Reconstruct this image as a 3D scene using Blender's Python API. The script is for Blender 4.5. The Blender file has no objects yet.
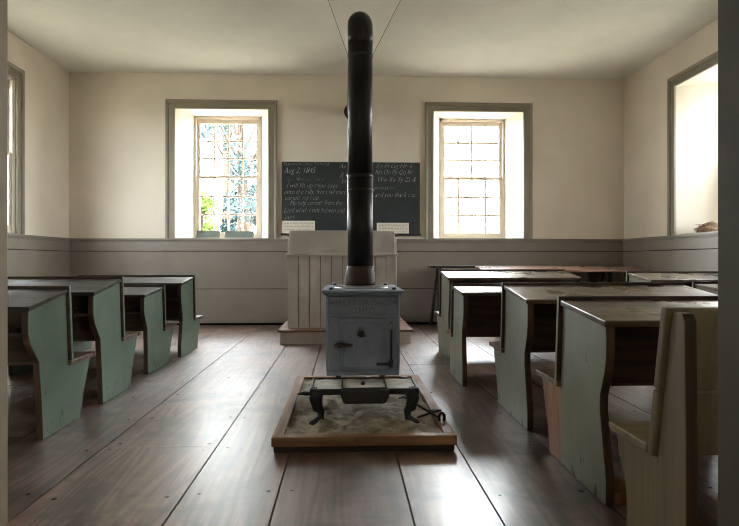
import bpy, bmesh, math, random
from mathutils import Vector, Matrix, noise as mnoise

random.seed(7)
SC = bpy.context.scene
COL = SC.collection
PI = math.pi

# ------------------------------------------------------------------ helpers
def lin(r, g, b):
    def f(c):
        c /= 255.0
        return c / 12.92 if c <= .04045 else ((c + .055) / 1.055) ** 2.4
    return (f(r), f(g), f(b), 1.0)

class MB:
    """collects shapes in world coordinates; build() links ONE mesh object"""
    def __init__(self):
        self.v = []; self.f = []; self.m = []; self.c = []; self.sm = []
        self.mat = 0; self.col = (.5, .5, .5, 1); self.smooth = False
    def face(self, idx, mat=None):
        self.f.append(tuple(idx)); self.m.append(self.mat if mat is None else mat)
        self.c.append(self.col); self.sm.append(self.smooth)
    def verts(self, pts):
        b = len(self.v); self.v += [tuple(p) for p in pts]; return b
    def quad(self, a, b, c, d, mat=None):
        i = self.verts([a, b, c, d]); self.face((i, i+1, i+2, i+3), mat)
    def box(self, x0, x1, y0, y1, z0, z1, mat=None):
        i = self.verts([(x0,y0,z0),(x1,y0,z0),(x1,y1,z0),(x0,y1,z0),(x0,y0,z1),(x1,y0,z1),(x1,y1,z1),(x0,y1,z1)])
        for q in ((0,3,2,1),(4,5,6,7),(0,1,5,4),(1,2,6,5),(2,3,7,6),(3,0,4,7)):
            self.face([i+k for k in q], mat)
    def prism(self, poly, fn0, fn1, mat=None, edge_mat=None):
        """polygon [(a,b)] swept from fn0(a,b) to fn1(a,b)"""
        n = len(poly)
        i = self.verts([fn0(*p) for p in poly]); j = self.verts([fn1(*p) for p in poly])
        self.face([i+k for k in range(n)][::-1], mat); self.face([j+k for k in range(n)], mat)
        for k in range(n):
            l = (k+1) % n
            self.face((i+k, i+l, j+l, j+k), edge_mat if edge_mat is not None else mat)
    def prism_x(self, poly, x0, x1, mat=None, edge_mat=None):
        self.prism(poly, lambda a, b: (x0, a, b), lambda a, b: (x1, a, b), mat, edge_mat)
    def prism_y(self, poly, y0, y1, mat=None, edge_mat=None):
        self.prism(poly, lambda a, b: (a, y0, b), lambda a, b: (a, y1, b), mat, edge_mat)
    def tube(self, pts, rad, n=12, cap=True, squash=None):
        pts = [Vector(p) for p in pts]
        if not hasattr(rad, '__len__'): rad = [rad] * len(pts)
        sm = self.smooth; self.smooth = True
        t0 = (pts[1]-pts[0]).normalized()
        up = Vector((0,0,1)) if abs(t0.z) < .9 else Vector((1,0,0))
        a = t0.cross(up).normalized()
        rings = []
        for k, p in enumerate(pts):
            if k == 0: t = pts[1]-pts[0]
            elif k == len(pts)-1: t = pts[-1]-pts[-2]
            else: t = (pts[k+1]-p).normalized() + (p-pts[k-1]).normalized()
            t.normalize()
            a = (a - t*a.dot(t)).normalized(); b = t.cross(a)
            s = squash or (1, 1)
            rings.append(self.verts([p + rad[k]*(s[0]*math.cos(2*PI*q/n)*a + s[1]*math.sin(2*PI*q/n)*b) for q in range(n)]))
        for r, s in zip(rings, rings[1:]):
            for q in range(n):
                w = (q+1) % n
                self.face((r+q, r+w, s+w, s+q))
        if cap:
            self.smooth = False
            self.face([rings[0]+q for q in range(n)][::-1]); self.face([rings[-1]+q for q in range(n)])
        self.smooth = sm
    def lathe(self, prof, c, n=32, axis='z', smooth=True):
        sm = self.smooth; self.smooth = smooth
        rings = []
        for r, h in prof:
            pts = []
            for q in range(n):
                u, w = r*math.cos(2*PI*q/n), r*math.sin(2*PI*q/n)
                pts.append((c[0]+u, c[1]+w, c[2]+h) if axis == 'z' else (c[0]+u, c[1]+h, c[2]+w) if axis == 'y' else (c[0]+h, c[1]+u, c[2]+w))
            rings.append(self.verts(pts))
        for r, s in zip(rings, rings[1:]):
            for q in range(n):
                w = (q+1) % n
                self.face((r+q, r+w, s+w, s+q))
        self.face([rings[0]+q for q in range(n)][::-1]); self.face([rings[-1]+q for q in range(n)])
        self.smooth = sm
    def build(self, name, mats, parent=None, bevel=0, seg=2, fixn=True, attr=False):
        me = bpy.data.meshes.new(name)
        if parent is not None:
            o = Vector(parent['_o'])
        else:
            xs, ys, zs = zip(*self.v)
            o = Vector(((min(xs)+max(xs))/2, (min(ys)+max(ys))/2, min(zs)))
        me.from_pydata([Vector(p)-o for p in self.v], [], self.f)
        for p, m, s in zip(me.polygons, self.m, self.sm):
            p.material_index = m; p.use_smooth = s
        if attr:
            ca = me.color_attributes.new('plank', 'FLOAT_COLOR', 'CORNER')
            for p, c in zip(me.polygons, self.c):
                for li in p.loop_indices: ca.data[li].color = c
        if fixn:
            bm = bmesh.new(); bm.from_mesh(me)
            bmesh.ops.recalc_face_normals(bm, faces=bm.faces); bm.to_mesh(me); bm.free()
        if not isinstance(mats, (list, tuple)): mats = [mats]
        for m in mats: me.materials.append(m)
        ob = bpy.data.objects.new(name, me); COL.objects.link(ob)
        if parent is not None: ob.parent = parent
        else: ob.location = o
        ob['_o'] = tuple(o)
        if bevel:
            bv = ob.modifiers.new('bevel', 'BEVEL'); bv.width = bevel; bv.segments = seg
            bv.limit_method = 'ANGLE'; bv.angle_limit = .6
        return ob

def tag(o, label=None, cat=None, group=None, kind=None):
    if label: o['label'] = label
    if cat: o['category'] = cat
    if group: o['group'] = group
    if kind: o['kind'] = kind
    return o
def thing(name, loc, label=None, cat=None, group=None, kind=None):
    o = bpy.data.objects.new(name, None); COL.objects.link(o)
    o.location = loc; o['_o'] = tuple(loc); o.empty_display_size = .1
    return tag(o, label, cat, group, kind)

# ------------------------------------------------------------------ materials
class NT:
    def __init__(self, name):
        self.mat = bpy.data.materials.new(name); self.mat.use_nodes = True
        self.t = self.mat.node_tree; self.t.nodes.clear()
        self.out = self.n('ShaderNodeOutputMaterial')
    def n(self, ty, **kw):
        x = self.t.nodes.new(ty)
        for k, v in kw.items(): setattr(x, k, v)
        return x
    def l(self, a, b): self.t.links.new(a, b)
    def bsdf(self, rough=.5, spec=.5, metal=0):
        b = self.n('ShaderNodeBsdfPrincipled')
        b.inputs['Roughness'].default_value = rough
        b.inputs['Specular IOR Level'].default_value = spec
        b.inputs['Metallic'].default_value = metal
        self.l(b.outputs[0], self.out.inputs['Surface']); return b
    def coords(self, scale=(1,1,1), obj=True, loc=(0,0,0)):
        tc = self.n('ShaderNodeTexCoord'); mp = self.n('ShaderNodeMapping')
        mp.inputs['Scale'].default_value = scale; mp.inputs['Location'].default_value = loc
        self.l(tc.outputs['Object' if obj else 'Generated'], mp.inputs[0]); return mp.outputs[0]
    def noise(self, vec, scale=5, detail=4, rough=.55, dist=0):
        x = self.n('ShaderNodeTexNoise'); x.inputs['Scale'].default_value = scale
        x.inputs['Detail'].default_value = detail; x.inputs['Roughness'].default_value = rough
        x.inputs['Distortion'].default_value = dist
        self.l(vec, x.inputs['Vector']); return x.outputs['Fac']
    def ramp(self, fac, stops, interp='LINEAR'):
        x = self.n('ShaderNodeValToRGB'); x.color_ramp.interpolation = interp
        e = x.color_ramp.elements
        while len(e) < len(stops): e.new(.5)
        for k, (p, c) in enumerate(stops):
            e[k].position = p; e[k].color = c if hasattr(c, '__len__') else (c, c, c, 1)
        self.l(fac, x.inputs[0]); return x.outputs[0]
    def math(self, op, a, b=None, c=None):
        x = self.n('ShaderNodeMath', operation=op)
        for k, s in enumerate((a, b, c)):
            if s is None: continue
            if isinstance(s, (int, float)): x.inputs[k].default_value = s
            else: self.l(s, x.inputs[k])
        return x.outputs[0]
    def mix(self, fac, a, b, blend='MIX'):
        x = self.n('ShaderNodeMix', data_type='RGBA', blend_type=blend)
        for i, s in ((0, fac), (6, a), (7, b)):
            if isinstance(s, (int, float)): x.inputs[i].default_value = s
            elif isinstance(s, tuple): x.inputs[i].default_value = s
            else: self.l(s, x.inputs[i])
        return x.outputs[2]
    def bump(self, h, b, strength=.2, dist=.01):
        x = self.n('ShaderNodeBump'); x.inputs['Strength'].default_value = strength
        x.inputs['Distance'].default_value = dist
        self.l(h, x.inputs['Height']); self.l(x.outputs[0], b.inputs['Normal'])

def m_plaster(name, c, var=.06, rough=.9, bump=.08):
    t = NT(name); b = t.bsdf(rough, .2)
    v = t.coords()
    n1 = t.noise(v, 1.3, 5, .6); n2 = t.noise(v, 45, 3)
    d = tuple(x*(1-var*2) for x in c[:3]) + (1,)
    t.l(t.ramp(n1, [(.3, d), (.7, c)]), b.inputs['Base Color'])
    t.bump(n2, b, bump, .004); return t.mat

def m_wood(name, dark, light, axis='x', rough=.5, spec=.5, grain=1.0, bump=.15, wear=None, wear_amt=.5, rvar=.15, fine=60):
    """long grain along axis"""
    t = NT(name); b = t.bsdf(rough, spec)
    s = {'x': (.35, 5, 5), 'y': (5, .35, 5), 'z': (5, 5, .35)}[axis]
    v = t.coords(s)
    n = t.noise(v, 1.6*grain, 3, .5, .4)
    rings = t.math('PINGPONG', t.math('MULTIPLY', n, 9.0), 1.0)
    f = t.noise(t.coords({'x': (1.2, fine, fine), 'y': (fine, 1.2, fine), 'z': (fine, fine, 1.2)}[axis]), 1, 3, .6)
    g = t.math('ADD', t.math('MULTIPLY', rings, .55), t.math('MULTIPLY', f, .5))
    c = t.ramp(g, [(.2, dark), (.85, light)])
    if wear:
        w = t.noise(t.coords(loc=(3.1, 1.7, .4)), 3.2, 8, .68)
        lo = .66 - .22*wear_amt
        c = t.mix(t.ramp(w, [(lo, 0.0), (lo+.07, 1.0)]), c, wear)
    t.l(c, b.inputs['Base Color'])
    r = t.noise(t.coords(loc=(9, 2, 5)), 4, 5)
    t.l(t.ramp(r, [(.3, max(.05, rough-rvar)), (.7, min(1, rough+rvar))]), b.inputs['Roughness'])
    t.bump(g, b, bump, .004); return t.mat

def m_paint(name, c, worn, amt=.35, rough=.5, streak='z', spec=.4):
    """paint over wood, rubbed through and chipped"""
    t = NT(name); b = t.bsdf(rough, spec)
    v = t.coords()
    n1 = t.noise(v, 2.5, 5)
    d = tuple(x*.72 for x in c[:3]) + (1,); l = tuple(min(1, x*1.15) for x in c[:3]) + (1,)
    base = t.ramp(n1, [(.3, d), (.7, l)])
    s = {'z': (14, 14, 1.2), 'x': (1.2, 14, 14), 'y': (14, 1.2, 14)}[streak]
    st = t.noise(t.coords(s), 1, 4, .6)
    base = t.mix(t.ramp(st, [(.45, 0.0), (.75, .35)]), base, d)
    w = t.noise(t.coords((9, 9, 4), loc=(1, 4, 2)), 2.6, 9, .7)
    lo = .78 - .3*amt
    tc = t.n('ShaderNodeTexCoord'); sz = t.n('ShaderNodeSeparateXYZ'); t.l(tc.outputs['Object'], sz.inputs[0])
    w = t.math('ADD', w, t.math('MULTIPLY', t.ramp(sz.outputs[2], [(0, 1.0), (.16, 0.0)]), .17*amt))   # kicked and chipped near the floor
    k = t.ramp(w, [(lo, 0.0), (lo+.04, 1.0)])
    t.l(t.mix(k, base, worn), b.inputs['Base Color'])
    t.bump(t.math('SUBTRACT', st, k), b, .12, .004); return t.mat

def m_plain(name, c, rough=.5, spec=.5, metal=0, var=.15, scale=8, bump=.05):
    t = NT(name); b = t.bsdf(rough, spec, metal)
    n = t.noise(t.coords(), scale, 5, .6)
    d = tuple(x*(1-var) for x in c[:3])+(1,); l = tuple(min(1, x*(1+var)) for x in c[:3])+(1,)
    t.l(t.ramp(n, [(.3, d), (.7, l)]), b.inputs['Base Color'])
    t.bump(n, b, bump, .003); return t.mat

M = {}
M['wall'] = m_plaster('cream plaster', lin(224, 215, 200))
M['ceiling'] = m_plaster('ceiling plaster', lin(230, 229, 220))
M['reveal'] = m_plaster('white plaster', lin(236, 231, 220), .03)
M['wains'] = m_plain('wainscot paint', lin(130, 123, 113), .5, .4, var=.07, scale=3)
M['casing'] = m_plain('taupe casing paint', lin(138, 130, 115), .45, .4, var=.07, scale=4)
M['sash'] = m_plain('sash paint', lin(208, 196, 182), .5, .4, var=.05)
M['sill'] = m_plain('sill paint', lin(150, 143, 130), .4, .5, var=.05)
M['jamb'] = m_plain('door jamb paint', lin(128, 116, 98), .55, .35, var=.12, scale=14)
M['door'] = m_plain('door paint', lin(74, 69, 58), .7, .3, var=.1, scale=10)
M['vest'] = m_plaster('vestibule plaster', lin(200, 190, 168))
M['outer'] = m_plain('outer stone', lin(170, 160, 145), .9, .2, var=.2, scale=2)
M['lectern'] = m_paint('grey lectern paint', lin(214, 208, 202), lin(158, 146, 132), .2, .45)
M['treadwood'] = m_wood('worn tread wood', lin(70, 46, 36), lin(128, 92, 74), 'x', .45)
M['green'] = m_paint('sage green paint', lin(100, 122, 104), lin(52, 44, 34), .5, .42)
M['palegreen'] = m_paint('pale grey green paint', lin(126, 127, 111), lin(52, 44, 33), .48, .45)
M['edge'] = m_wood('raw edge wood', lin(38, 26, 18), lin(84, 58, 38), 'z', .6)
M['inside'] = m_wood('dark inside wood', lin(44, 29, 21), lin(78, 54, 40), 'x', .6)
M['topdark'] = m_wood('black worn desk top', lin(28, 26, 24), lin(60, 55, 49), 'x', .5, .3, wear=lin(86, 79, 70), wear_amt=.25, rvar=.12)
M['topbrown'] = m_wood('brown worn desk top', lin(58, 44, 34), lin(112, 92, 72), 'x', .32, .5, wear=lin(128, 112, 92), wear_amt=.3, rvar=.12)
M['seatdark'] = m_wood('worn seat wood', lin(62, 46, 34), lin(118, 96, 74), 'x', .4)
M['rawbrown'] = m_wood('raw brown plank', lin(110, 76, 50), lin(158, 116, 80), 'z', .6)
M['pine'] = m_wood('pale pine board', lin(104, 93, 72), lin(124, 112, 88), 'z', .55, fine=40)
M['pinex'] = m_wood('pale pine seat', lin(118, 105, 82), lin(146, 131, 104), 'x', .5, fine=40)
M['redwood'] = m_wood('reddish table wood', lin(80, 54, 44), lin(132, 98, 82), 'x', .38)
M['darktrestle'] = m_wood('dark trestle wood', lin(34, 27, 23), lin(60, 50, 42), 'x', .35)
M['boxwood'] = m_wood('box board', lin(98, 70, 48), lin(160, 122, 86), 'x', .6, wear=lin(70, 52, 40), wear_amt=.3)
M['boxwoody'] = m_wood('box side board', lin(98, 70, 48), lin(160, 122, 86), 'y', .6, wear=lin(70, 52, 40), wear_amt=.3)
M['boxbase'] = m_wood('dark tray wood', lin(40, 31, 26), lin(66, 52, 42), 'x', .7)
M['slate'] = m_plain('blackboard slate', lin(48, 54, 56), .5, .4, var=.22, scale=3)
M['blackwood'] = m_plain('black wood', lin(28, 26, 25), .5, .4)
M['chalk'] = m_plain('chalk', lin(186, 190, 186), .9, .1)
M['chalkfaint'] = m_plain('faint chalk', lin(140, 146, 143), .9, .1)
M['card'] = m_plain('card', lin(226, 222, 206), .8, .2, var=.03)
M['ink'] = m_plain('ink', lin(140, 136, 128), .8, .2)
M['stove'] = m_plain('grey blue stove iron', lin(122, 134, 154), .42, .5, .1, var=.2, scale=6)
M['stovelid'] = m_plain('bare lid iron', lin(150, 152, 154), .3, .5, .8, var=.1)
M['iron'] = m_plain('black cast iron', lin(38, 38, 40), .42, .5, .3, var=.25, scale=14)
M['lettering'] = m_plain('cast lettering iron', lin(98, 106, 122), .45, .5, .35)
M['ash'] = m_plain('ash', lin(214, 212, 207), .95, .1, var=.25, scale=20)
M['pipecollar'] = m_plain('rusted collar', lin(66, 52, 47), .55, .4, .3, var=.35, scale=18)
M['nest'] = m_plain('dry twigs', lin(128, 108, 88), .9, .1, var=.45, scale=40)
M['wire'] = m_plain('wire', lin(60, 58, 55), .5, .5, .5)
M['sillslate'] = m_plain('sill slate', lin(92, 104, 98), .5, .4)
M['slateframe'] = m_plain('slate frame', lin(112, 116, 106), .5, .4)
M['bark'] = m_plain('bark', lin(70, 60, 52), .9, .1, var=.3)
M['leaf'] = m_plain('leaf green', lin(50, 66, 52), .6, .3, var=.35, scale=3)
M['leafblue'] = m_plain('leaf blue green', lin(44, 62, 64), .6, .3, var=.35, scale=3)
M['leafbright'] = m_plain('leaf bright green', lin(92, 116, 50), .6, .3, var=.3, scale=3)
M['grass'] = m_plain('dry grass', lin(132, 128, 112), .9, .1, var=.2, scale=2)

def m_pipe():
    t = NT('black stovepipe'); b = t.bsdf(.42, .5, .45)
    v = t.coords()
    n = t.noise(t.coords((7, 7, 1.3)), 1.6, 8, .7)
    t.l(t.ramp(n, [(.35, lin(26, 24, 24)), (.58, lin(46, 42, 41)), (.72, lin(80, 73, 70))]), b.inputs['Base Color'])
    t.l(t.ramp(t.noise(v, 9, 5), [(.3, .3), (.7, .58)]), b.inputs['Roughness'])
    t.bump(n, b, .1, .004); return t.mat
M['pipe'] = m_pipe()

def m_sand():
    t = NT('sand and ash'); b = t.bsdf(.95, .1)
    n = t.noise(t.coords(), 9, 8, .7); f = t.noise(t.coords(), 160, 2)
    t.l(t.ramp(n, [(.32, lin(112, 104, 92)), (.55, lin(172, 163, 147)), (.75, lin(204, 196, 182))]), b.inputs['Base Color'])
    t.bump(t.math('ADD', n, t.math('MULTIPLY', f, .3)), b, .5, .012); return t.mat
M['sand'] = m_sand()

def m_glass():
    t = NT('window glass')
    tr = t.n('ShaderNodeBsdfTransparent'); tr.inputs[0].default_value = (.97, .985, .98, 1)
    gl = t.n('ShaderNodeBsdfGlossy'); gl.inputs['Roughness'].default_value = .03
    fr = t.n('ShaderNodeFresnel'); fr.inputs['IOR'].default_value = 1.3
    mx = t.n('ShaderNodeMixShader')
    t.l(fr.outputs[0], mx.inputs[0]); t.l(tr.outputs[0], mx.inputs[1]); t.l(gl.outputs[0], mx.inputs[2])
    t.l(mx.outputs[0], t.out.inputs['Surface']); return t.mat
M['glass'] = m_glass()

def m_floor():
    t = NT('worn floorboards'); b = t.bsdf(.4, 1.0); b.inputs['Coat Weight'].default_value = .7; b.inputs['Coat Roughness'].default_value = .3
    at = t.n('ShaderNodeAttribute', attribute_name='plank')
    sep = t.n('ShaderNodeSeparateColor'); t.l(at.outputs['Color'], sep.inputs[0])
    tc = t.n('ShaderNodeTexCoord')
    cmb = t.n('ShaderNodeCombineXYZ')
    t.l(t.math('MULTIPLY', sep.outputs[0], 37.0), cmb.inputs[0]); t.l(t.math('MULTIPLY', sep.outputs[1], 53.0), cmb.inputs[1])
    ad = t.n('ShaderNodeVectorMath', operation='ADD'); t.l(tc.outputs['Object'], ad.inputs[0]); t.l(cmb.outputs[0], ad.inputs[1])
    def mp(s):
        m = t.n('ShaderNodeMapping'); m.inputs['Scale'].default_value = s; t.l(ad.outputs[0], m.inputs[0]); return m.outputs[0]
    n = t.noise(mp((4.2, .36, 1)), 1.0, 2.5, .5, .3)
    rings = t.math('PINGPONG', t.math('MULTIPLY', n, 22.0), 1.0)
    f = t.noise(mp((70, 2.2, 1)), 1, 3, .65)
    g = t.math('ADD', t.math('MULTIPLY', t.math('POWER', rings, .45), .42), t.math('MULTIPLY', f, .58))
    c = t.ramp(g, [(.26, lin(40, 27, 21)), (.52, lin(94, 65, 53)), (.80, lin(146, 113, 98))])
    # grey scuffed wear, trodden patches with their own outlines
    w = t.noise(tc.outputs['Object'], 1.5, 9, .68)
    c = t.mix(t.ramp(w, [(.48, 0.0), (.66, .6)]), c, lin(160, 146, 138))
    d = t.noise(tc.outputs['Object'], 2.6, 7, .7, .3)
    c = t.mix(t.ramp(d, [(.48, 0.0), (.62, .85)]), c, lin(38, 29, 26))
    hv = t.n('ShaderNodeHueSaturation'); t.l(c, hv.inputs['Color'])
    t.l(t.math('ADD', t.math('MULTIPLY', sep.outputs[2], .55), .72), hv.inputs['Value'])
    t.l(hv.outputs[0], b.inputs['Base Color'])
    t.l(t.ramp(w, [(.3, .40), (.7, .55)]), b.inputs['Roughness'])
    t.bump(g, b, .10, .003); return t.mat
M['floor'] = m_floor()
M['nail'] = m_plain('nail head', lin(26, 22, 20), .6, .4)
M['gapdark'] = m_plain('subfloor and gap shade', lin(24, 18, 16), .9, .1)

def m_brick():
    t = NT('limewashed masonry'); b = t.bsdf(.9, .2)
    br = t.n('ShaderNodeTexBrick'); br.inputs['Scale'].default_value = 1
    tc = t.n('ShaderNodeTexCoord'); sp = t.n('ShaderNodeSeparateXYZ'); cb = t.n('ShaderNodeCombineXYZ')
    t.l(tc.outputs['Object'], sp.inputs[0]); t.l(sp.outputs[0], cb.inputs[0]); t.l(sp.outputs[2], cb.inputs[1])
    t.l(cb.outputs[0], br.inputs['Vector'])
    br.inputs['Brick Width'].default_value = .45; br.inputs['Row Height'].default_value = .2
    br.inputs['Mortar Size'].default_value = .012
    br.inputs['Color1'].default_value = lin(196, 188, 178); br.inputs['Color2'].default_value = lin(180, 170, 160)
    br.inputs['Mortar'].default_value = lin(140, 104, 86)
    t.l(br.outputs[0], b.inputs['Base Color']); return t.mat
M['brick'] = m_brick()

# ------------------------------------------------------------------ camera
F_PX, EYE = 570.0, 0.90
cam = bpy.data.cameras.new('camera'); co = bpy.data.objects.new('camera', cam); COL.objects.link(co)
cam.sensor_fit = 'HORIZONTAL'; cam.sensor_width = 36; cam.lens = 36*F_PX/739
cam.shift_y = -3/739*(1)
cam.clip_start = .02
co.location = (0, 0, EYE); co.rotation_euler = (PI/2, 0, -math.atan(24/570))
SC.camera = co

# ------------------------------------------------------------------ room shell
XL, XR, D, FY, H = -3.775, 3.957, 7.95, 1.0, 3.47
CAP = 1.20
WFH, WTOP = .64, 2.985
SDEP = {'back': .41, 'left': .02, 'right': .52}
SHALF = {'back': .485, 'left': .62, 'right': .485}
MAPS = {'back': lambda u, z, d: (u, D+d, z), 'left': lambda u, z, d: (XL-d, u, z), 'right': lambda u, z, d: (XR+d, u, z)}

def wall(name, side, u0, u1, wins):
    P = MAPS[side]; b = MB(); WDEP = SDEP[side]; WT = WDEP+.10; WBH = SHALF[side]
    def sheet(d, hw, m):
        us = [u0-(.5 if d else 0)] + [c+s*hw for c in wins for s in (-1, 1)] + [u1+(.5 if d else 0)]
        for k in range(len(us)-1):
            a, c = us[k], us[k+1]
            if k % 2 == 0: rng = [(-.1, H+.1 if d else H)]
            else: rng = [(-.1, CAP), (WTOP, H+.1 if d else H)]
            for z0, z1 in rng:
                b.quad(P(a, z0, d), P(c, z0, d), P(c, z1, d), P(a, z1, d), m)
    sheet(0, WFH, 0); sheet(WT, WBH, 2)
    for c in wins:
        f = [(c-WFH, CAP), (c+WFH, CAP), (c+WFH, WTOP), (c-WFH, WTOP)]
        k = [(c-WBH, CAP), (c+WBH, CAP), (c+WBH, WTOP), (c-WBH, WTOP)]
        for q in range(4):
            r = (q+1) % 4
            b.quad(P(*f[q], 0), P(*f[r], 0), P(*k[r], WDEP), P(*k[q], WDEP), 1)
            b.quad(P(*k[q], WDEP), P(*k[r], WDEP), P(*k[r], WT), P(*k[q], WT), 1)
    return tag(b.build(name, [M['wall'], M['reveal'], M['outer']], fixn=False), kind='structure')

BW = (-1.705, 1.87); SWL = (6.05,); SWR = (6.03,)
wall('wall_back', 'back', XL, XR, BW)
wall('wall_left', 'left', FY, D, SWL)
wall('wall_right', 'right', FY, D, SWR)

# front wall with the doorway the camera looks through
DL, DR, DT, FT = -.588, .70, 2.15, .14
b = MB()
b.box(XL-.5, DL, FY-FT, FY, -.1, H+.1); b.box(DR, XR+.5, FY-FT, FY, -.1, H+.1); b.box(DL, DR, FY-FT, FY, DT, H+.1)
tag(b.build('wall_front', M['wall']), kind='structure')
b = MB()   # entry behind the camera
b.box(-1.5, -1.4, -1.7, FY-FT, -.1, 2.7); b.box(1.4, 1.5, -1.7, -1.62, -.1, 2.7); b.box(1.4, 1.5, -1.00, FY-FT, -.1, 2.7); b.box(1.4, 1.5, -1.62, -1.00, -.1, .7); b.box(1.4, 1.5, -1.62, -1.00, 2.1, 2.7)  # side opening in the right wall added to light the left door jamb
b.box(-1.5, 1.5, -1.8, -1.7, -.1, 2.7); b.box(-1.5, 1.5, -1.8, FY-FT, 2.7, 2.8)
tag(b.build('wall_entry', M['vest']), kind='structure')
b = MB()
b.quad((XL-.5, FY-.2, H), (XR+.5, FY-.2, H), (XR+.5, D+.5, H), (XL-.5, D+.5, H))
b.quad((XL-.5, FY-.2, H+.2), (XR+.5, FY-.2, H+.2), (XR+.5, D+.5, H+.2), (XL-.5, D+.5, H+.2))
tag(b.build('ceiling', M['ceiling'], fixn=False), kind='structure')

# door jambs: painted frame of the doorway
dr = thing('door_1', (DL, FY, 0), kind='structure')
b = MB(); b.box(DL-.03, DL+.005, FY-FT-.01, FY+.012, 0, DT); b.box(DL-.11, DL-.004, FY, FY+.02, 0, DT+.1)
b.box(DL+.004, DL+.016, FY-.09, FY-.05, 0, DT)
b.build('door_frame', M['jamb'], dr, .003)
b = MB(); b.box(DR-.028, DR+.012, .30, FY+.005, .012, DT-.01)
b.build('door_leaf', M['door'], dr, .004)

# floor: separate boards, gaps between them, nail heads
FXS = [-4.0, -3.5, -3.06, -2.58, -2.1, -1.64, -1.16, -.62, -.26, .235, .54, .97, 1.38, 1.78, 2.2, 2.62, 3.02, 3.46, 4.2]
b = MB()
for k in range(len(FXS)-1):
    x0, x1 = FXS[k], FXS[k+1]
    cuts = {6: [-1.9, 2.79, 8.1], 7: [-1.9, 5.4, 8.1], 8: [-1.9, 8.1], 9: [-1.9, 8.1], 10: [-1.9, 4.9, 8.1], 5: [-1.9, 4.3, 8.1]}.get(k, [-1.9, random.uniform(2, 6.5), 8.1])
    for y0, y1 in zip(cuts, cuts[1:]):
        b.col = (random.random(), random.random(), random.random(), 1)
        g = .0035; zt = random.uniform(-.0015, .0)
        b.box(x0+g, x1-g, y0+g*.6, y1-g*.6, -.03, zt, 0)
        ys = [y0+.05, y1-.05] + [.55*i+random.uniform(-.04, .04) for i in range(0, 15) if y0+.2 < .55*i < y1-.2]
        for y in ys:
            for x in (x0+.05, x1-.05) + (((x0+x1)/2,) if random.random() < .3 else ()):
                if random.random() < .8 and -.3 < y:
                    xx, yy, r = x+random.uniform(-.015, .015), y+random.uniform(-.02, .02), random.uniform(.006, .011)
                    i = b.verts([(xx+r*math.cos(a*PI/3), yy+r*1.2*math.sin(a*PI/3), .0006) for a in range(6)])
                    b.face([i+q for q in range(6)], 1)
b.box(-4.3, 4.3, -1.9, 8.2, -.06, -.028, 2)
tag(b.build('floor', [M['floor'], M['nail'], M['gapdark']], attr=True), kind='structure')

# wainscot of wide boards with a cap rail
def wainscot(name, side, u0, u1):
    P = MAPS[side]; b = MB()
    for z0, z1 in ((.03, .496), (.504, 1.016), (1.024, CAP-.03)):
        q = [P(u0, z0, 0), P(u1, z0, 0), P(u1, z1, 0), P(u0, z1, 0)]; r = [P(u0, z0, -.02), P(u1, z0, -.02), P(u1, z1, -.02), P(u0, z1, -.02)]
        i = b.verts(q+r)
        for f in ((3,2,1,0), (4,5,6,7), (0,1,5,4), (1,2,6,5), (2,3,7,6), (3,0,4,7)): b.face([i+k for k in f])
    i = b.verts([P(u0, 0, -.003), P(u1, 0, -.003), P(u1, CAP-.04, -.003), P(u0, CAP-.04, -.003)]); b.face((i, i+1, i+2, i+3), 1)  # dark sheet behind the boards: darkens seams, stands in for the floor-line shadow
    for dz0, dz1, dd in ((CAP-.032, CAP-.004, .045), (CAP-.052, CAP-.030, .03)):
        q = [P(u0, dz0, .0), P(u1, dz0, .0), P(u1, dz1, .0), P(u0, dz1, .0)]; r = [P(u0, dz0, -dd), P(u1, dz0, -dd), P(u1, dz1, -dd), P(u0, dz1, -dd)]
        i = b.verts(q+r)
        for f in ((3,2,1,0), (4,5,6,7), (0,1,5,4), (1,2,6,5), (2,3,7,6), (3,0,4,7)): b.face([i+k for k in f])
    tag(b.build(name, [M['wains'], M['gapdark']], bevel=.003), kind='structure')
wainscot('trim_1', 'back', XL, XR); wainscot('trim_2', 'left', FY, D); wainscot('trim_3', 'right', FY, D)

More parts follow.
